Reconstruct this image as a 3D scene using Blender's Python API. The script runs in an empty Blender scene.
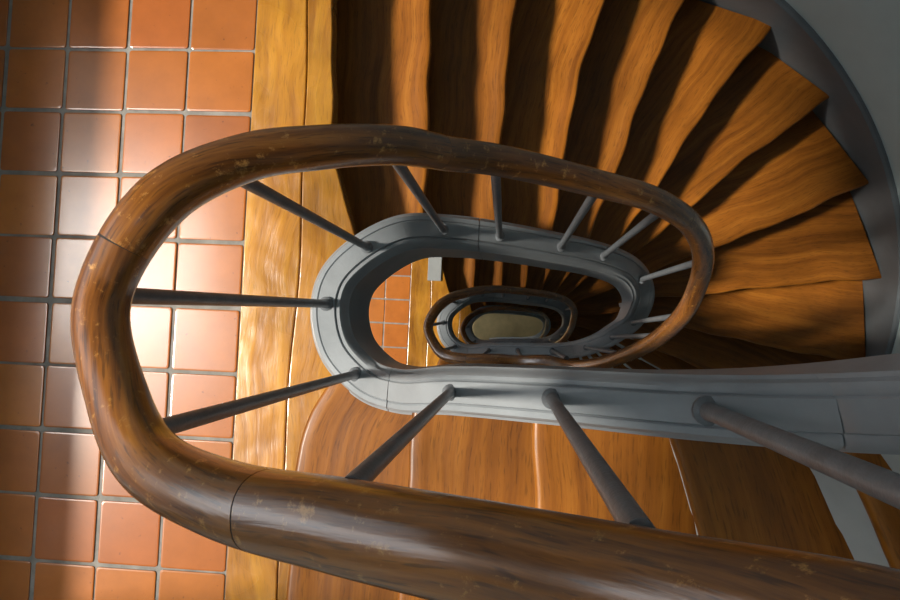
import bpy, math, random
import numpy as np
from mathutils import Matrix, Vector
random.seed(7)
rng = np.random.default_rng(11)
C = bpy.context.scene.collection
S = 1.15                 # metres per drawing unit
H = 2.965                # storey height (drawing units)
NR = 20                  # risers per storey
h = H / NR
CW, RW = np.array([0.315, 0.045]), 1.12      # centre and radius of the curved wall string
WL = -1.40               # left wall plane
YT, YB = CW[1] + RW, CW[1] - RW

# ------------------------------------------------------------------ helpers
def mesh_obj(name, V, F, mat, parent=None, UV=None, smooth=None, mats=None, fmat=None):
    V = np.asarray(V, float) * S
    me = bpy.data.meshes.new(name)
    me.from_pydata([tuple(v) for v in V], [], [tuple(f) for f in F])
    if mats:
        for m in mats: me.materials.append(m)
        me.polygons.foreach_set('material_index', np.array(fmat, dtype=np.int32))
    else:
        me.materials.append(mat)
    if UV is not None:
        uvl = me.uv_layers.new(name='UVMap')
        UV = np.asarray(UV, float) * S
        li = np.zeros(len(me.loops), dtype=np.int32)
        me.loops.foreach_get('vertex_index', li)
        uvl.data.foreach_set('uv', UV[li].astype(np.float32).ravel())
    me.validate()
    import bmesh
    bm = bmesh.new(); bm.from_mesh(me); bmesh.ops.recalc_face_normals(bm, faces=bm.faces); bm.to_mesh(me); bm.free()
    if smooth is not None:
        me.polygons.foreach_set('use_smooth', np.ones(len(me.polygons), dtype=bool))
        me.set_sharp_from_angle(angle=math.radians(smooth))
    me.update()
    o = bpy.data.objects.new(name, me); C.objects.link(o)
    if parent is not None:
        o.parent = parent
        o.location = tuple(-Vector(parent.location))
    return o

def thing(name, label, cat, loc, group=None):
    o = bpy.data.objects.new(name, None); C.objects.link(o)
    o.empty_display_size = 0.2
    o.location = tuple(c * S for c in loc)
    o['label'] = label; o['category'] = cat
    if group: o['group'] = group
    return o

def tag(o, label, cat, group=None):
    o['label'] = label; o['category'] = cat
    if group: o['group'] = group
    return o

def struct(o):
    o['kind'] = 'structure'; return o

def dup(root, dz, label):
    r = root.copy(); C.objects.link(r); r.location.z += dz * S; r['label'] = label
    for ch in list(root.children):
        c = ch.copy(); C.objects.link(c); c.parent = r
        for g in ch.children:
            d = g.copy(); C.objects.link(d); d.parent = c
    return r

def catmull(P, n=8, closed=False):
    P = np.asarray(P, float); out = []
    N = len(P)
    for i in range(N - 1):
        p0 = P[max(i - 1, 0)]; p1 = P[i]; p2 = P[i + 1]; p3 = P[min(i + 2, N - 1)]
        for k in range(n):
            t = k / n
            d01 = max(np.linalg.norm(p1[:3] - p0[:3]), 1e-6) ** .5
            d12 = max(np.linalg.norm(p2[:3] - p1[:3]), 1e-6) ** .5
            d23 = max(np.linalg.norm(p3[:3] - p2[:3]), 1e-6) ** .5
            m1 = (p2 - p1) / d12 if i == 0 else (p1 - p0) / d01 - (p2 - p0) / (d01 + d12) + (p2 - p1) / d12
            m2 = (p2 - p1) / d12 if i == N - 2 else (p2 - p1) / d12 - (p3 - p1) / (d12 + d23) + (p3 - p2) / d23
            m1 = m1 * d12; m2 = m2 * d12
            out.append((2*t**3-3*t**2+1)*p1 + (t**3-2*t**2+t)*m1 + (-2*t**3+3*t**2)*p2 + (t**3-t**2)*m2)
    out.append(P[-1])
    return np.array(out)

def resample(P, n):
    P = np.asarray(P, float)
    d = np.r_[0, np.cumsum(np.linalg.norm(np.diff(P, axis=0), axis=1))]
    t = np.linspace(0, d[-1], n)
    return np.stack([np.interp(t, d, P[:, k]) for k in range(P.shape[1])], 1)

def box(x0, x1, y0, y1, z0, z1, off=0):
    V = [(x0,y0,z0),(x1,y0,z0),(x1,y1,z0),(x0,y1,z0),(x0,y0,z1),(x1,y0,z1),(x1,y1,z1),(x0,y1,z1)]
    F = [(0,3,2,1),(4,5,6,7),(0,1,5,4),(1,2,6,5),(2,3,7,6),(3,0,4,7)]
    return V, [tuple(i + off for i in f) for f in F]

def boxes(name, L, mat, parent=None):
    V, F = [], []
    for b in L:
        v, f = box(*b, off=len(V)); V += v; F += f
    return mesh_obj(name, V, F, mat, parent)

def bevel(o, w, seg=2):
    m = o.modifiers.new('Bevel', 'BEVEL'); m.width = w; m.segments = seg; m.limit_method = 'ANGLE'
    return o

def prism(poly, z0, z1):
    n = len(poly)
    V = [(p[0], p[1], z1) for p in poly] + [(p[0], p[1], z0) for p in poly]
    F = [tuple(range(n)), tuple(range(2*n-1, n-1, -1))]
    for i in range(n):
        j = (i + 1) % n
        F.append((i, i + n, j + n, j))
    return V, F

# ------------------------------------------------------------------ materials
def newmat(name):
    m = bpy.data.materials.new(name); m.use_nodes = True
    nt = m.node_tree; b = nt.nodes['Principled BSDF']
    return m, nt, b
def N(nt, t, **kw):
    n = nt.nodes.new(t)
    for k, v in kw.items():
        if k in n.inputs: n.inputs[k].default_value = v
        else: setattr(n, k, v)
    return n
def ramp(nt, stops):
    r = nt.nodes.new('ShaderNodeValToRGB'); e = r.color_ramp.elements
    while len(e) < len(stops): e.new(0.5)
    for el, (p, c) in zip(e, stops): el.position = p; el.color = (*c, 1)
    return r
def mixc(nt, mode, a, b, f=1.0):
    n = nt.nodes.new('ShaderNodeMix'); n.data_type = 'RGBA'; n.blend_type = mode
    for s, v in ((n.inputs[0], f), (n.inputs[6], a), (n.inputs[7], b)):
        if isinstance(v, bpy.types.NodeSocket): nt.links.new(v, s)
        else: s.default_value = v if not isinstance(v, tuple) else (*v, 1)
    return n.outputs[2]

def wood(name, dark, mid, light, rough=.35, coat=.3, spec=.5, along=1.6, across=26., vary=.25, bump=.15, warpk=.09, patch=None, pores=0.):
    m, nt, b = newmat(name); L = nt.links
    uv = N(nt, 'ShaderNodeTexCoord'); oi = N(nt, 'ShaderNodeObjectInfo')
    rz = N(nt, 'ShaderNodeMath', operation='MULTIPLY'); rz.inputs[1].default_value = 40; L.new(oi.outputs['Random'], rz.inputs[0])
    cb = N(nt, 'ShaderNodeCombineXYZ'); L.new(rz.outputs[0], cb.inputs[2])
    va = N(nt, 'ShaderNodeVectorMath', operation='ADD'); L.new(uv.outputs['UV'], va.inputs[0]); L.new(cb.outputs[0], va.inputs[1])
    warp = N(nt, 'ShaderNodeTexNoise', Scale=2.2, Detail=2.); L.new(va.outputs[0], warp.inputs['Vector'])
    ws = N(nt, 'ShaderNodeVectorMath', operation='SCALE'); ws.inputs['Scale'].default_value = warpk; L.new(warp.outputs['Color'], ws.inputs[0])
    vb = N(nt, 'ShaderNodeVectorMath', operation='ADD'); L.new(va.outputs[0], vb.inputs[0]); L.new(ws.outputs[0], vb.inputs[1])
    mp = N(nt, 'ShaderNodeMapping'); mp.inputs['Scale'].default_value = (along, across, 1); L.new(vb.outputs[0], mp.inputs['Vector'])
    g = N(nt, 'ShaderNodeTexNoise', Scale=1., Detail=7., Roughness=.62); L.new(mp.outputs[0], g.inputs['Vector'])
    cr = ramp(nt, [(.28, dark), (.5, mid), (.72, light)]); L.new(g.outputs['Fac'], cr.inputs[0])
    big = N(nt, 'ShaderNodeTexNoise', Scale=3.0, Detail=3.); L.new(va.outputs[0], big.inputs['Vector'])
    br = ramp(nt, [(.3, (1-vary,)*3), (.7, (1+vary*.3,)*3)]); L.new(big.outputs['Fac'], br.inputs[0])
    c = mixc(nt, 'MULTIPLY', cr.outputs[0], br.outputs[0])
    if patch:
        pn = N(nt, 'ShaderNodeTexNoise', Scale=patch[1], Detail=6., Roughness=.7); L.new(va.outputs[0], pn.inputs['Vector'])
        pr = ramp(nt, [(patch[2], (0,0,0)), (patch[3], (1,1,1))]); L.new(pn.outputs['Fac'], pr.inputs[0])
        c = mixc(nt, 'MIX', c, patch[0], pr.outputs[0])
    if pores:
        mp2 = N(nt, 'ShaderNodeMapping'); mp2.inputs['Scale'].default_value = (28, 300, 1); L.new(vb.outputs[0], mp2.inputs['Vector'])
        po = N(nt, 'ShaderNodeTexNoise', Scale=1., Detail=2.); L.new(mp2.outputs[0], po.inputs['Vector'])
        pr = ramp(nt, [(.56, (1,1,1)), (.68, (1-pores,)*3)]); L.new(po.outputs['Fac'], pr.inputs[0])
        c = mixc(nt, 'MULTIPLY', c, pr.outputs[0])
    hv = N(nt, 'ShaderNodeMapRange'); hv.inputs[3].default_value = .86; hv.inputs[4].default_value = 1.12
    L.new(oi.outputs['Random'], hv.inputs[0])
    hs = N(nt, 'ShaderNodeHueSaturation'); L.new(hv.outputs[0], hs.inputs['Value']); L.new(c, hs.inputs['Color'])
    L.new(hs.outputs[0], b.inputs['Base Color'])
    rr = N(nt, 'ShaderNodeMapRange'); rr.inputs[3].default_value = rough - .07; rr.inputs[4].default_value = rough + .13
    L.new(big.outputs['Fac'], rr.inputs[0]); L.new(rr.outputs[0], b.inputs['Roughness'])
    b.inputs['Specular IOR Level'].default_value = spec
    b.inputs['Coat Weight'].default_value = coat; b.inputs['Coat Roughness'].default_value = .2 if coat < 1 or name != 'dark_walnut' else .19
    if name == 'dark_walnut': b.inputs['Coat IOR'].default_value = 1.62
    bp = N(nt, 'ShaderNodeBump', Strength=bump, Distance=.004); L.new(g.outputs['Fac'], bp.inputs['Height'])
    bp2 = N(nt, 'ShaderNodeBump', Strength=bump*2, Distance=.02); L.new(big.outputs['Fac'], bp2.inputs['Height']); L.new(bp.outputs[0], bp2.inputs['Normal'])
    L.new(bp2.outputs[0], b.inputs['Normal']); L.new(bp2.outputs[0], b.inputs['Coat Normal'])
    return m

def paint(name, col, rough=.5, var=.12, scale=6., bump=.05, spec=.5):
    m, nt, b = newmat(name); L = nt.links
    tc = N(nt, 'ShaderNodeTexCoord')
    n = N(nt, 'ShaderNodeTexNoise', Scale=scale, Detail=6., Roughness=.6); L.new(tc.outputs['Object'], n.inputs['Vector'])
    r = ramp(nt, [(.3, tuple(c*(1-var) for c in col)), (.7, tuple(min(1, c*(1+var)) for c in col))]); L.new(n.outputs['Fac'], r.inputs[0])
    L.new(r.outputs[0], b.inputs['Base Color']); b.inputs['Roughness'].default_value = rough
    b.inputs['Specular IOR Level'].default_value = spec
    n2 = N(nt, 'ShaderNodeTexNoise', Scale=scale*8, Detail=4.); L.new(tc.outputs['Object'], n2.inputs['Vector'])
    bp = N(nt, 'ShaderNodeBump', Strength=bump, Distance=.005); L.new(n2.outputs['Fac'], bp.inputs['Height']); L.new(bp.outputs[0], b.inputs['Normal'])
    return m

M_tread = wood('varnished_oak', (.18,.055,.005), (.30,.100,.009), (.41,.152,.017), rough=.40, coat=.1, spec=.3, along=1.4, across=40, vary=.35, pores=.35)
M_board = wood('honey_oak', (.24,.080,.005), (.44,.185,.012), (.58,.275,.022), rough=.24, coat=1.0, along=2.0, across=20, vary=.5, bump=.4, warpk=.2, pores=.25)
M_rail = wood('dark_walnut', (.10,.029,.003), (.30,.100,.009), (.50,.19,.022), rough=.36, coat=1., spec=.2, along=5., across=80, vary=.55, bump=.15, patch=((.62,.30,.07), 60., .58, .70), pores=.5)
M_string = paint('grey_blue_paint', (.27,.295,.315), rough=.42, var=.10, scale=9., bump=.12)
M_wallstring = paint('dark_grey_paint', (.17,.195,.215), rough=.5)
M_riser = paint('riser_grey_paint', (.22,.235,.235), rough=.5)
M_iron = paint('grey_iron_paint', (.155,.170,.185), rough=.45, var=.2, scale=25., bump=.2)
M_wall = paint('pale_plaster', (.68,.81,.82), rough=.85, var=.05, scale=3., bump=.25, spec=.2)
M_soffit = paint('white_plaster', (.45,.45,.43), rough=.9, spec=.2)
M_stone = paint('pale_stone', (.56,.41,.20), rough=.7, var=.25, scale=4.)
M_frame = paint('white_window_paint', (.7,.7,.68), rough=.4)
M_dark = paint('dark_joint_filler', (.02,.016,.012), rough=.8)

def tile_mats():
    m, nt, b = newmat('terracotta_tile'); L = nt.links
    ge = N(nt, 'ShaderNodeNewGeometry'); tc = N(nt, 'ShaderNodeTexCoord')
    r = ramp(nt, [(0., (.32,.088,.010)), (.35, (.39,.122,.013)), (.65, (.45,.145,.014)), (1., (.36,.094,.011))])
    L.new(ge.outputs['Random Per Island'], r.inputs[0])
    n = N(nt, 'ShaderNodeTexNoise', Scale=9., Detail=6., Roughness=.65); L.new(tc.outputs['Object'], n.inputs['Vector'])
    r2 = ramp(nt, [(.3, (.82,.80,.78)), (.7, (1.08,1.06,1.04))]); L.new(n.outputs['Fac'], r2.inputs[0])
    c = mixc(nt, 'MULTIPLY', r.outputs[0], r2.outputs[0])
    sp = N(nt, 'ShaderNodeTexNoise', Scale=60., Detail=3.); L.new(tc.outputs['Object'], sp.inputs['Vector'])
    r3 = ramp(nt, [(.24, (.45,.4,.38)), (.32, (1,1,1))]); L.new(sp.outputs['Fac'], r3.inputs[0])
    c = mixc(nt, 'MULTIPLY', c, r3.outputs[0])
    L.new(c, b.inputs['Base Color'])
    rr = N(nt, 'ShaderNodeMapRange'); rr.inputs[3].default_value = .30; rr.inputs[4].default_value = .46; L.new(n.outputs['Fac'], rr.inputs[0])
    L.new(rr.outputs[0], b.inputs['Roughness'])
    b.inputs['Specular IOR Level'].default_value = .2
    b.inputs['Coat Weight'].default_value = 1.; b.inputs['Coat Roughness'].default_value = .19; b.inputs['Coat IOR'].default_value = 1.62
    bp = N(nt, 'ShaderNodeBump', Strength=.05, Distance=.004); L.new(n.outputs['Fac'], bp.inputs['Height']); L.new(bp.outputs[0], b.inputs['Normal'])
    g = paint('grey_grout', (.22,.21,.19), rough=.8, var=.35, scale=18., bump=.3)
    return m, g
M_tile, M_grout = tile_mats()

def glass():
    m, nt, b = newmat('window_glass'); L = nt.links
    tr = N(nt, 'ShaderNodeBsdfTransparent'); gl = N(nt, 'ShaderNodeBsdfGlossy', Roughness=.02)
    mx = N(nt, 'ShaderNodeMixShader'); mx.inputs[0].default_value = .06
    L.new(tr.outputs[0], mx.inputs[1]); L.new(gl.outputs[0], mx.inputs[2])
    L.new(mx.outputs[0], nt.nodes['Material Output'].inputs['Surface'])
    return m
M_glass = glass()

# ------------------------------------------------------------------ the path of the stringer and of the handrail, one storey
SP = [(-.392,.040,.105),(-.364,-.046,.135),(-.290,-.108,.185),(-.206,-.123,.275),(-.090,-.106,.41),(.074,-.096,.55),(.245,-.088,.70),
      (.355,-.072,.86),(.435,-.034,1.15),(.480,.020,1.50),(.497,.085,1.86),(.470,.165,2.12),(.395,.218,2.31),(.28,.240,2.46),
      (.11,.247,2.635),(-.025,.250,2.755),(-.150,.246,2.865),(-.250,.222,2.99),(-.330,.165,3.045),(-.380,.105,3.06)]
S0pts = np.array(SP)
up1 = S0pts + [0, 0, H]
SPATH = catmull(np.vstack([S0pts[-3:] - [0,0,H], S0pts, up1[:6]]), 10)
SPATH = SPATH[30:]                                                    # starts at the left end, drawing z .10
RP = [(-.390,.016,.98,.0245),(-.348,-.077,1.015,.0255),(-.300,-.120,1.05,.0272),(-.212,-.136,1.105,.0288),(-.105,-.134,1.165,.0305),(-.030,-.132,1.205,.0305),
      (.082,-.131,1.26,.0305),(.185,-.121,1.36,.030),(.275,-.130,1.52,.027),(.355,-.105,1.80,.025),(.405,-.055,2.18,.0235),(.428,.005,2.56,.022),
      (.436,.080,2.84,.0215),(.428,.160,2.99,.021),(.350,.212,3.225,.021),(.230,.230,3.42,.021),(.140,.234,3.50,.021),(-.018,.238,3.625,.0215),
      (-.085,.232,3.68,.022),(-.137,.222,3.755,.023),(-.215,.197,3.835,.024),(-.280,.171,3.885,.0245),(-.345,.116,3.93,.0265)]
R0pts = np.array(RP)
RPATH = catmull(np.vstack([R0pts[-3:] - [0,0,H,0], R0pts, R0pts[:6] + [0,0,H,0]]), 10)[30:]

def cut(path, a, b):
    """piece of the path between the points nearest to a and b (a, b are x, y, z)"""
    i = int(np.argmin(np.linalg.norm(path[:, :3] - np.array(a), axis=1)))
    j = int(np.argmin(np.linalg.norm(path[:, :3] - np.array(b), axis=1)))
    return path[i:j+1]

def trim(p, g=.0012):
    p = p.copy()
    for e, n in ((0, 1), (-1, -2)):
        d = p[n] - p[e]; L = np.linalg.norm(d[:3]); p[e] = p[e] + d * min(.4, g / L)
    return p

def sweep(name, path, prof, mat, parent, plumb=True, scale_col=False, smooth=40):
    n, k = len(path), len(prof)
    T = np.gradient(path[:, :3], axis=0); T /= np.linalg.norm(T, axis=1, keepdims=True)
    out = np.stack([T[:, 1], -T[:, 0], np.zeros(n)], 1); out /= np.linalg.norm(out, axis=1, keepdims=True)
    upv = np.tile([0., 0., 1.], (n, 1)) if plumb else np.cross(out, T)
    upv *= np.sign(upv[:, 2:3])
    V, UV = [], []
    s = np.r_[0, np.cumsum(np.linalg.norm(np.diff(path[:, :3], axis=0), axis=1))]
    per = np.r_[0, np.cumsum([math.dist(prof[i], prof[i-1]) for i in range(1, k)])]
    u0 = rng.random() * 5
    for i in range(n):
        sc = path[i, 3] if scale_col else 1.
        for q in range(k):
            V.append(path[i, :3] + out[i] * prof[q][0] * sc + upv[i] * prof[q][1] * sc)
            UV.append((u0 + s[i], per[q] * sc))
    F = []
    for i in range(n - 1):
        for q in range(k):
            r = (q + 1) % k
            F.append((i*k+q, (i+1)*k+q, (i+1)*k+r, i*k+r))
    F.append(tuple(range(k))); F.append(tuple(range((n-1)*k, n*k)))
    return mesh_obj(name, V, F, mat, parent, UV=UV, smooth=smooth)

W = .036
STR_PROF = [(-W,-.31),(-W,-.075),(-W-.007,-.068),(-W-.007,-.038),(-W-.002,-.032),(-W+.001,-.012),(-W+.007,-.005),(-W+.013,-.005),(-W+.0155,-.0085),
            (-W+.018,-.001),(W-.018,-.001),(W-.0155,-.0085),(W-.013,-.005),(W-.004,-.006),(W+.001,-.014),(W+.001,-.024),(W+.007,-.030),(W+.007,-.052),(W,-.060),(W,-.31)]
def superellipse(n=28, a=1.0, b=1.08, e=2.3):
    P = []
    for i in range(n):
        t = 2*math.pi*i/n; c, s = math.cos(t), math.sin(t)
        P.append((a*math.copysign(abs(c)**(2/e), c), b*math.copysign(abs(s)**(2/e), s)))
    return P
RAIL_PROF = superellipse()

# ------------------------------------------------------------------ nosing lines j = 1..20 (inner point first), plan only
def to_wall(p, d):
    """extend from p along d to the wall string line"""
    p = np.array(p, float); d = np.array(d, float); d /= np.linalg.norm(d)
    for t in np.arange(0, 3, .002):
        q = p + d*t
        if q[0] >= CW[0]:
            if np.hypot(*(q - CW)) >= RW: return q
        elif q[1] >= YT or q[1] <= YB: return q
    return q
def ang(a): return (math.cos(math.radians(a)), math.sin(math.radians(a)))
NOS = {
 1: [(-.362,-.118),(-.380,-.148),(-.398,-.180),(-.412,-.223),(-.421,-.265),(-.432,-.40),(-.436,-.7),(-.436,YB)],
 2: [(-.165,-.135),(-.166,-.189),(-.168,-.274),(-.176,-.6),(-.182,YB)],
 3: [(.054,-.115),(.056,-.158),(.062,-.24),(.080,-.6),(.105,YB)],
 4: [(.236,-.10),(.246,-.142),(.256,-.170),(.275,-.232),(.37,-.58),(.50,YB)],
 5: [(.405,-.085),(.445,-.19),(.49,-.282)],
}
NOS[5].append(tuple(to_wall((.49,-.282), ang(-61))))
for j, p, a in ((6,(.425,-.070),-55),(7,(.445,-.05),-47.5),(8,(.462,-.025),-39),(9,(.475,.0),-30),(10,(.485,.024),-21),(11,(.490,.094),-9.6),
                (12,(.480,.152),7.5),(13,(.455,.216),24.8),(14,(.40,.27),40.7),(15,(.325,.265),57)):
    NOS[j] = [p, to_wall(p, ang(a))]
NOS[15] = [(.327,.27),(.41,.394),(.495,.525),(.64,.79),tuple(to_wall((.835,1.046),(.31,.475)))]
NOS[14] = [(.395,.268),(.52,.37),(.641,.48),(.83,.66),tuple(to_wall((1.077,.856),(.436,.376)))]
NOS[13] = [(.455,.205),(.58,.273),(.75,.352),(.98,.448),tuple(to_wall((1.27,.592),(.52,.24)))]
NOS[16] = [(.226,.255),(.27,.37),(.322,.521),(.40,.78),(.513,1.057),tuple(to_wall((.513,1.057),(.19,.50)))]
NOS[17] = [(.115,.25),(.137,.421),(.182,.734),(.244,.986),tuple(to_wall((.244,.986),(.064,.25)))]
NOS[18] = [(-.040,.25),(-.035,.318),(-.033,.635),(-.010,.914),(.0,YT)]
NOS[19] = [(-.214,.235),(-.218,.30),(-.222,.55),(-.226,.843),(-.228,YT)]
NOS[20] = [(-.345,.165),(-.366,.232),(-.388,.30),(-.416,.412),(-.430,.58),(-.439,.772),(-.444,YT)]
NS = 40
NOSR = {}
for j in NOS:
    p = catmull(np.array([(*q[:2], 0.) for q in NOS[j]]), 6)[:, :2] if len(NOS[j]) > 2 else np.array(NOS[j], float)
    p = resample(p, NS)
    # hand-worn edges wander a little
    t = np.linspace(0, 1, NS); w = sum(a*np.sin(2*math.pi*(f*t + ph)) for a, f, ph in zip((.002,.0022,.0014), (1.3,2.9,5.7), rng.random(3)))
    d = np.gradient(p, axis=0); d /= np.linalg.norm(d, axis=1, keepdims=True)
    p = p + np.stack([d[:, 1], -d[:, 0]], 1) * (w * np.clip(t*6, 0, 1))[:, None] * 1.3
    NOSR[j] = p
BACK = .038      # nosing overhang
TH = .030

def tread(j, parent):
    A, B = NOSR[j], NOSR[j+1]
    cross = B - A; L = np.linalg.norm(cross, axis=1, keepdims=True); cd = cross / L
    ext = .056 if j == NR-1 else BACK + .006
    Bx = A + cd * (L + ext)          # reaches just under the riser above
    z = h * j
    prof = [(0., -TH, 'a'), (0., -TH*.72, 'a')]
    V, UV = [], []
    r = TH*.5
    rows = [(.004, -TH), (-.003, -TH*.8), (-.004, -TH*.45), (-.0025, -TH*.14), (.0015, -.0016), (.007, 0.)]
    inner = [.10, .25, .45, .65, .85, 1.0]
    u0, v0 = rng.random()*6, rng.random()*6
    lens = np.r_[0, np.cumsum(np.linalg.norm(np.diff(A, axis=0), axis=1))]
    ph = rng.random(4)
    K = len(rows) + len(inner) + 1
    for i in range(NS):
        t = i/(NS-1); li = L[i, 0] + ext
        pts = [(A[i] + cd[i]*o, z + dz, o) for o, dz in rows]
        for f in inner:
            wear = -.0035*math.exp(-((f-.12)/.22)**2)*math.exp(-((t-.42)/.28)**2)
            wob = .0008*math.sin(9*t+ph[0]*6)*math.sin(5*f+ph[1]*6)
            pts.append((A[i] + (Bx[i]-A[i])*max(f, .016/li), z + wear + (wob if f < 1 else 0), f*li))
        pts.append((Bx[i], z - TH, li + TH))
        for p, zz, o in pts:
            V.append((p[0], p[1], zz)); UV.append((u0 + lens[i], v0 + o))
    F = []
    for i in range(NS-1):
        for q in range(K):
            rr = (q+1) % K
            F.append((i*K+q, (i+1)*K+q, (i+1)*K+rr, i*K+rr))
    F.append(tuple(range(K))); F.append(tuple(range((NS-1)*K, NS*K)))
    return mesh_obj('tread', V, F, M_tread, parent, UV=UV, smooth=50)

def riser(j, parent):
    A = NOSR[j]; B = NOSR[j+1] if j < NR else A + [-.25, 0]
    cd = B - A; cd /= np.linalg.norm(cd, axis=1, keepdims=True)
    if j == NR: cd = np.tile([-1., .1], (NS, 1))
    bk = .048 if j == NR else BACK
    f, b = A + cd*bk, A + cd*(bk + .016)
    z0, z1 = h*(j-1), h*j - TH
    V = []
    for i in range(NS):
        V += [(f[i,0], f[i,1], z0), (f[i,0], f[i,1], z1), (b[i,0], b[i,1], z1), (b[i,0], b[i,1], z0)]
    F = []
    for i in range(NS-1):
        for q in range(4): F.append((i*4+q, (i+1)*4+q, (i+1)*4+(q+1)%4, i*4+(q+1)%4))
    F += [(0,1,2,3), tuple(range((NS-1)*4, NS*4))]
    return mesh_obj('riser', V, F, M_riser, parent, smooth=40)

def soffit(parent):
    V = []; js = list(range(1, NR+1)); n = 12
    for j in js:
        P = resample(NOSR[j], n)
        for p in P: V.append((p[0], p[1], max(h*j - .185, .004)))
    F = []
    for a in range(len(js)-1):
        for i in range(n-1): F.append((a*n+i, a*n+i+1, (a+1)*n+i+1, (a+1)*n+i))
    o = mesh_obj('soffit', V, F, M_soffit, parent, smooth=60)
    m = o.modifiers.new('Solidify', 'SOLIDIFY'); m.thickness = .02; m.offset = 1
    return o

def wall_string(parent):
    P = [np.array([-.44, YB])] ; Z = [h*1]
    outer = [(NOSR[j][-1], h*j) for j in range(1, NR+1)]
    pts = []
    for (a, za), (b, zb) in zip(outer[:-1], outer[1:]):
        for k in range(6):
            t = k/6; q = a + (b-a)*t
            if q[0] > CW[0] or (a[0] > CW[0]-.001 and b[0] > CW[0]-.001):
                d = q - CW; q = CW + d/np.linalg.norm(d)*RW
            else: q = np.array([q[0], YT if q[1] > 0 else YB])
            pts.append((q[0], q[1], za + (zb-za)*t))
    pts.append((outer[-1][0][0], YT, outer[-1][1]))
    pts = np.array(pts)
    k = np.ones(9)/9; zz = np.convolve(np.pad(pts[:, 2], 4, mode='edge'), k, mode='valid'); pts[:, 2] = zz
    V = []
    for i, p in enumerate(pts):
        if p[0] > CW[0]: d = p[:2] - CW; d /= np.linalg.norm(d)
        else: d = np.array([0, 1. if p[1] > 0 else -1.])
        o = p[:2] + d*.019
        zt, zb = p[2] + .125, max(p[2] - .22, 0)
        V += [(p[0],p[1],zb),(p[0],p[1],zt-.008),(p[0]+d[0]*.008,p[1]+d[1]*.008,zt),(o[0],o[1],zt),(o[0],o[1],zb)]
    F = []; n = len(pts)
    for i in range(n-1):
        for q in range(5): F.append((i*5+q, (i+1)*5+q, (i+1)*5+(q+1)%5, i*5+(q+1)%5))
    F += [(0,1,2,3,4), tuple(range((n-1)*5, n*5))]
    o = mesh_obj('wall_string', V, F, M_wallstring, parent, smooth=35)
    return o

# ------------------------------------------------------------------ staircase (base at z = 0, climbs to H)
G_ST = 'flights of the winding staircase'
stair = thing('staircase', 'orange varnished steps at the bottom of the photo, climbing right beneath the near handrail', 'staircase', (-.43,-.6,0), G_ST)
for j in range(1, NR): tread(j, stair)
for j in range(1, NR+1): riser(j, stair)
soffit(stair); wall_string(stair)
J1 = (-.225,-.120,.255); J1u = (-.225,-.120,.255+H)
J2 = (-.072,.249,2.795); J0 = (.355,-.072,.86); Jr = (.44,.19,2.2)
for a, b in ((J1, J0), (J0, Jr), (Jr, J2), (J2, J1u)):
    sweep('stringer', trim(cut(SPATH, a, b)), STR_PROF, M_string, stair)

# ------------------------------------------------------------------ balustrade
G_BA = 'balustrades round the open well'
balu = thing('balustrade', 'near balustrade, thick brown handrail running across the bottom of the photo', 'railing', (-.235,-.128,.19), G_BA)
K1 = (-.168,-.136,1.128); K3 = (.30,.222,3.31); K4 = (-.098,.23,3.695); K5 = (-.372,.062,3.94); K1u = (-.168,-.136,1.128+H); K2 = (.30,-.125,1.6)
for a, b in ((K1, K2), (K2, K3), (K3, K4), (K4, K5), (K5, K1u)):
    sweep('handrail', trim(cut(RPATH, a, b), .0007), RAIL_PROF, M_rail, balu, plumb=False, scale_col=True, smooth=50)

for q in (K2, K3, K4, K5, K1u):                 # thin dark glue line in every joint
    i = int(np.argmin(np.linalg.norm(RPATH[:, :3] - np.array(q), axis=1)))
    c = RPATH[i]; t = RPATH[i+1] - RPATH[i-1]; t = t/np.linalg.norm(t[:3])
    jp = np.stack([c - t*.004, c, c + t*.004]); jp[:, 3] = c[3]*.988
    sweep('joint', jp, RAIL_PROF, M_dark, balu, plumb=False, scale_col=True, smooth=50)

def baluster(foot, r, parent, lean=None):
    i = int(np.argmin(np.linalg.norm(SPATH[:, :3] - np.array(foot), axis=1)))
    f = SPATH[i, :3].copy()
    f[:2] = SPATH[i, :2]
    z0 = f[2] - .004
    cand = RPATH[(RPATH[:, 2] > z0 + .55) & (RPATH[:, 2] < z0 + 1.25)]
    k = int(np.argmin(np.linalg.norm(cand[:, :2] - f[:2], axis=1)))
    t = cand[k].copy()
    if np.linalg.norm(t[:2] - f[:2]) < .02: t[:2] = f[:2]
    if lean: t[:2] = f[:2] + np.array(lean)
    t[2] -= t[3]*.6
    a = np.array([f[0], f[1], z0]); b = t[:3]
    n = 14; rows = [(0., r*1.75), (.008, r*1.75), (.013, r*1.15), (.03, r), (.5, r), (1., r)]
    V = []; Lh = np.linalg.norm(b-a)
    for s, rr in rows:
        s = s if s >= .5 else s/Lh*1.0
        c = a + (b-a)*min(s, 1)
        for q in range(n):
            tt = 2*math.pi*q/n; V.append((c[0]+rr*math.cos(tt), c[1]+rr*math.sin(tt), c[2]))
    F = []
    for i2 in range(len(rows)-1):
        for q in range(n): F.append((i2*n+q, i2*n+(q+1)%n, (i2+1)*n+(q+1)%n, (i2+1)*n+q))
    F += [tuple(range(n)), tuple(range((len(rows)-1)*n, len(rows)*n))]
    return mesh_obj('baluster', V, F, M_iron, parent, smooth=40)

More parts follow.
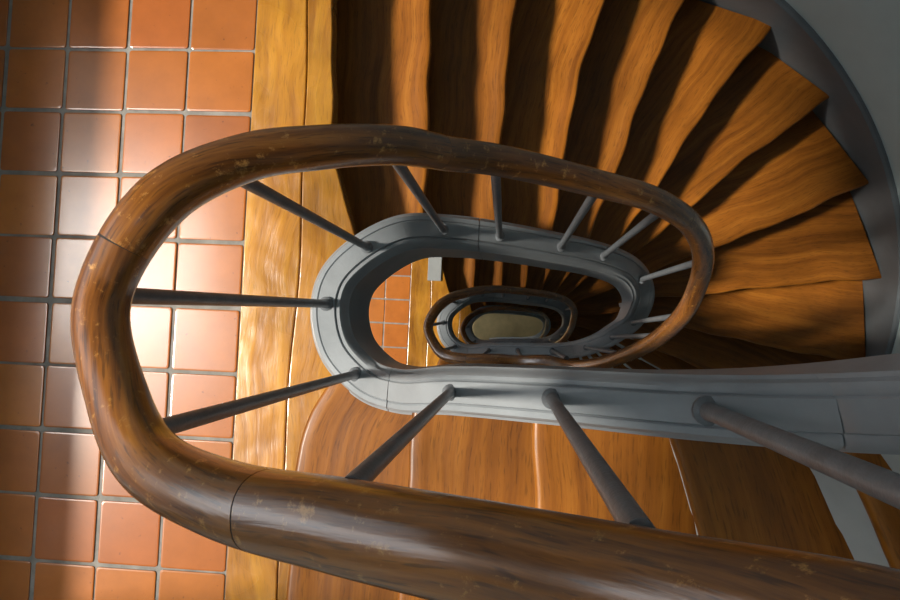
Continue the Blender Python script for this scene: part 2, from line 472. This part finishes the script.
rb = .0082
for f, r, ln in (((-.090,-.106,.41), rb, (-.012,-.005)), ((.074,-.096,.55), rb*1.1, (.006,-.013)), ((.256,-.088,.71), rb*1.35, (.012,-.012)), ((.40,-.06,1.0), rb, None), ((.47,.0,1.4), rb, None),
             ((.496,.062,1.77), rb, None), ((.436,.195,2.215), rb, None), ((.285,.24,2.46), rb, None), ((.145,.245,2.60), rb, None), ((-.02,.25,2.75), rb, None),
             ((-.165,.243,2.88), rb, None), ((-.318,.176,3.04), rb, None), ((-.393,.045,3.065), rb*1.1, (0,-.026)), ((-.308,-.098,3.14), rb*1.05, None)):
    baluster(f, r, balu, ln)

LBL_ST = ['wooden steps with shadowed treads fanning down from the tiled landing, top and right of photo',
          'lower flight of dark steps seen through the open well beside the lower tiled landing',
          'deepest flight of steps, at the bottom of the well above the pale stone floor']
LBL_BA = ['balustrade ringing the main oval well, dark handrail curling past the fanning steps',
          'lower balustrade ring seen inside the main well beside the lower tiled landing',
          'deepest and smallest balustrade ring, just above the pale stone floor']
for k in range(3):
    dup(stair, -H*(k+1), LBL_ST[k]); dup(balu, -H*(k+1), LBL_BA[k])

# ------------------------------------------------------------------ landings
GX, GY, PT = -1.2464, .6467, .1539
BX = -.622
def tile_floor(name):
    V, F, fm = [], [], []
    v, f = box(WL, BX, YB-.02, YT+.02, -.05, -.0030); V += v; F += f; fm += [1]*6
    gw = .0088
    r2 = np.random.default_rng(3)
    c0 = int(math.floor((WL-GX)/PT)); c1 = 4
    a0 = int(math.floor((GY-YT)/PT)) - 1; a1 = int(math.ceil((GY-YB)/PT))
    for c in range(c0, c1):
        for a in range(a0, a1+1):
            jx, jy = r2.normal(0, .0012, 2)
            x0 = max(GX + PT*c + gw/2 + jx, WL); x1 = min(GX + PT*(c+1) - gw/2 + jx, BX - .004)
            y1 = min(GY - PT*a - gw/2 + jy, YT+.02); y0 = max(GY - PT*(a+1) + gw/2 + jy, YB-.02)
            if c == c1-1: x1 = BX - .003
            if x1-x0 < .02 or y1-y0 < .02: continue
            b = .0022; z = r2.normal(0, .0004)
            n0 = len(V)
            for (ins, zz) in ((0, -.0040), (0, -.0007+z), (b*.5, -.00025+z), (b*1.6, 0+z)):
                cr = .006
                ring = []
                X0, X1, Y0, Y1 = x0+ins, x1-ins, y0+ins, y1-ins
                for (cx, cy, st) in ((X1-cr, Y1-cr, 0), (X0+cr, Y1-cr, 90), (X0+cr, Y0+cr, 180), (X1-cr, Y0+cr, 270)):
                    for d in (0, 45, 90):
                        t = math.radians(st+d); ring.append((cx+cr*math.cos(t), cy+cr*math.sin(t), zz))
                V += ring
            for q in range(3):
                for i in range(12):
                    F.append((n0+q*12+i, n0+q*12+(i+1)%12, n0+(q+1)*12+(i+1)%12, n0+(q+1)*12+i)); fm.append(0)
            F.append(tuple(n0+36+i for i in range(12))); fm.append(0)
    o = mesh_obj(name, V, F, None, mats=[M_tile, M_grout], fmat=fm)
    return struct(o)
fl = tile_floor('floor')
for k in (1, -1, -2):
    o = fl.copy(); C.objects.link(o); o.location.z = k*H*S

# wooden edge of the landing: two long boards
G_ED = 'wooden landing edges'
edge = thing('landing_edge', 'broad honey-coloured wooden edge between main terracotta tiles and the steps', 'landing edge', (BX+.1, .3, 0), G_ED)
def plank(poly, z0, z1, seed):
    V, F = prism(poly, z0, z1)
    r = np.random.default_rng(seed); u0, v0 = r.random(2)*5
    UV = [(u0 + p[1], v0 + p[0]) for p in V]
    o = mesh_obj('board', V, F, M_board, edge, UV=UV)
    return bevel(o, .004, 3)
ys = np.linspace(YB, YT, 41)
seam = np.array([(-.494 + .006*math.sin(5.1*y+.4) + .003*math.sin(13*y), y) for y in ys])
left_b = [(BX, YB)] + [tuple(p - [.0014, 0]) for p in seam] + [(BX, YT)]
plank(left_b, -.05, .001, 1)
i0 = int(np.argmin(np.linalg.norm(SPATH[:, :3] - np.array((-.330,.165,H+.08)), axis=1))); i1 = int(np.argmin(np.linalg.norm(SPATH[:, :3] - np.array((-.315,-.10,.13+H)), axis=1)))
ring = [tuple(SPATH[i, :2] - 0*SPATH[i, :2]) for i in range(i0, i1+1)]
top = [tuple(p) for p in NOSR[20][::-1]]            # wall -> well
bot = [tuple(p + [.02, 0]) for p in NOSR[1]]        # well -> wall, tucked under the first step
poly = [tuple(p + [.0014, 0]) for p in seam]        # bottom -> top
right = top + ring[2:-2] + bot
plank(poly + right, -.05, .003, 2)
for n, b in enumerate(list(edge.children)):                  # the landing overhead
    t = b.copy(); C.objects.link(t); t.parent = None; t.name = 'trim_%d' % (n+1); t.location = (0, 0, H*S); struct(t)
LBL_ED = ['honey-coloured wooden edge of the lower tiled landing, seen through the well', 'wooden edge of the deepest tiled landing, mostly hidden in the well']
for k, l in zip((-1, -2), LBL_ED): dup(edge, k*H, l)

# landing slabs (plastered undersides)
for k in (0, -1, -2, 1):
    struct(boxes('ceiling', [(WL, -.525, YB, YT, k*H-.20, k*H-.052)], M_soffit))
# ground floor
struct(boxes('floor', [(WL, 1.6, YB-.05, YT+.05, -3*H-.1, -3*H)], M_stone))

# grey painted board lying at the edge of the lower landing
gb = boxes('painted_board', [(-.512, -.425, .315, .78, -H+.003, -H+.018)], M_riser)
tag(bevel(gb, .003), 'small grey painted board lying on the lower landing, beside its wooden edge', 'board')

# ------------------------------------------------------------------ walls
Z0, Z1 = -3*H - .1, 2*H
WT = .24
def curved_wall():
    n = 64; V = []
    for i in range(n+1):
        a = math.radians(-90 + 180*i/n); d = np.array([math.cos(a), math.sin(a)])
        p, q = CW + d*(RW+.02), CW + d*(RW+.02+WT)
        V += [(p[0],p[1],Z0),(p[0],p[1],Z1),(q[0],q[1],Z1),(q[0],q[1],Z0)]
    F = []
    for i in range(n):
        for k in range(4): F.append((i*4+k, (i+1)*4+k, (i+1)*4+(k+1)%4, i*4+(k+1)%4))
    F += [(0,1,2,3), tuple(range(n*4, n*4+4))]
    return struct(mesh_obj('wall_right', V, F, M_wall, smooth=30))
curved_wall()
struct(boxes('wall_back', [(WL, CW[0], YT+.02, YT+.02+WT, Z0, Z1)], M_wall))
struct(boxes('wall_front', [(WL, CW[0], YB-.02-WT, YB-.02, Z0, Z1)], M_wall))
WZ0 = .50
WINS = []                                       # unseen window above each landing, stepped head invented to steer the sunlight: y0, y1, storey, sill, head
for k in (0, -1, -2, -3):
    WINS.append((-.80, .06, k, WZ0, {0: 2.66, -1: 1.62, -2: 1.4, -3: 1.3}[k]))
    WINS.append((.06, .88, k, WZ0, {0: 2.08, -1: 1.62, -2: 1.4, -3: 1.3}[k]))
L = [(WL-WT, WL, YB-.02-WT, -.80, Z0, Z1), (WL-WT, WL, .88, YT+.02+WT, Z0, Z1)]
for a in (0, 1):
    zs = [Z0]
    for y0, y1, k, z0, z1 in sorted(WINS[a::2], key=lambda t: t[2]): zs += [k*H+z0, k*H+z1]
    zs.append(Z1)
    for q in range(0, len(zs), 2): L.append((WL-WT, WL, WINS[a][0], WINS[a][1], zs[q], zs[q+1]))
struct(boxes('wall_left', L, M_wall))

def window(n, y0, y1, k, z0, z1):
    z0 += k*H; z1 += k*H; x0, x1 = WL-WT*.75, WL-WT*.45; f = .03
    a, b = (f, 0) if y0 < 0 else (0, f)            # the two lights share no post
    o = struct(boxes('window_%d' % n, [(x0,x1,y0,y0+f,z0+f,z1-f) if a else (x0,x1,y1-f,y1,z0+f,z1-f),(x0,x1,y0,y1,z0,z0+f),(x0,x1,y0,y1,z1-f,z1)], M_frame))
    xm = (x0+x1)/2
    boxes('window_pane', [(xm-.002,xm+.002,y0+a,y1-b,z0+f,z1-f)], M_glass, o)
    return o
for n, wn in enumerate(WINS): window(n+1, *wn)

# ceiling with a skylight over the well
SX0, SX1, SY0, SY1 = -.50, .80, .0, .90
struct(boxes('ceiling', [(WL-WT, SX0, YB-.2, YT+.2, Z1, Z1+.12), (SX1, 1.6, YB-.2, YT+.2, Z1, Z1+.12),
                         (SX0, SX1, YB-.2, SY0, Z1, Z1+.12), (SX0, SX1, SY1, YT+.2, Z1, Z1+.12)], M_soffit))
sk = struct(boxes('window_9', [(SX0,SX1,SY0,SY0+.04,Z1+.04,Z1+.10),(SX0,SX1,SY1-.04,SY1,Z1+.04,Z1+.10),(SX0,SX0+.04,SY0+.04,SY1-.04,Z1+.04,Z1+.10),(SX1-.04,SX1,SY0+.04,SY1-.04,Z1+.04,Z1+.10)], M_frame))
boxes('window_pane', [(SX0+.04,SX1-.04,SY0+.04,SY1-.04,Z1+.06,Z1+.066)], M_glass, sk)

# ------------------------------------------------------------------ daylight
def area(name, loc, rot, sx, sy, power, col):
    l = bpy.data.lights.new(name, 'AREA'); l.shape = 'RECTANGLE'; l.size = sx*S; l.size_y = sy*S; l.energy = power; l.color = col
    o = bpy.data.objects.new(name, l); C.objects.link(o); o.location = tuple(c*S for c in loc); o.rotation_euler = rot
    return o
PW = {0: (12, 4.5), -1: (5, 4), -2: (1.6, 1.2), -3: (6, 6)}
for i, (y0, y1, k, z0, z1) in enumerate(WINS):
    if i % 2 == 0: ya, yb, za, zb = -.50, .06, z0+.75, z1      # lamp narrowed to a strip, added to give the handrail its highlight
    else: ya, yb, za, zb = y0, y1, (z0+z1)/2, z1
    area('window_daylight', (WL-WT-.12, (ya+yb)/2, k*H+(za+zb)/2), (0, math.radians(-90), 0), zb-za, yb-ya, PW[k][i % 2], (.94, .97, 1.0))
area('skylight_daylight', ((SX0+SX1)/2, (SY0+SY1)/2, Z1+.2), (0, 0, 0), SX1-SX0, SY1-SY0, 14, (.95, .97, 1.0))
sun = bpy.data.lights.new('sun', 'SUN'); sun.energy = 6.2; sun.angle = math.radians(6); sun.color = (1., .91, .79)
so = bpy.data.objects.new('sun', sun); C.objects.link(so); so.location = (-6, 1, 8)
so.rotation_mode = 'QUATERNION'
so.rotation_quaternion = Vector((math.cos(math.radians(50)), .08, -math.sin(math.radians(50)))).to_track_quat('-Z', 'Y')
haze = bpy.data.lights.new('bright_haze', 'SUN'); haze.energy = .65; haze.angle = math.radians(12); haze.color = (1., .95, .90)
ho = bpy.data.objects.new('bright_haze', haze); C.objects.link(ho); ho.location = (-5, -1, 9)
ho.rotation_mode = 'QUATERNION'
ho.rotation_quaternion = Vector((math.cos(math.radians(61.5)), -.07, -math.sin(math.radians(61.5)))).to_track_quat('-Z', 'Y')
w = bpy.data.worlds.new('sky'); bpy.context.scene.world = w; w.use_nodes = True
w.node_tree.nodes['Background'].inputs[0].default_value = (.55, .68, .85, 1); w.node_tree.nodes['Background'].inputs[1].default_value = .2

# ------------------------------------------------------------------ camera
cam = bpy.data.cameras.new('camera'); co = bpy.data.objects.new('camera', cam); C.objects.link(co)
cam.sensor_fit = 'HORIZONTAL'; cam.sensor_width = 36; cam.lens = 28.8; cam.clip_start = .02
r = Vector((.9962, .0430, -.0763)); dn = Vector((.0396, -.9982, -.0455)); fw = Vector((-.0782, .0423, -.9960))
m = Matrix((( r.x, -dn.x, -fw.x, 0), (r.y, -dn.y, -fw.y, 0), (r.z, -dn.z, -fw.z, 0), (0,0,0,1))).to_3x3()
fw.normalize(); 
q = m.to_quaternion()
co.rotation_mode = 'QUATERNION'; co.rotation_quaternion = q; co.location = (0, 0, 1.65*S)
sc = bpy.context.scene; sc.camera = co
sc.view_settings.view_transform = 'Standard'; sc.view_settings.look = 'None'; sc.view_settings.gamma = 1; sc.view_settings.use_curve_mapping = False
sc.view_settings.exposure = 0.0
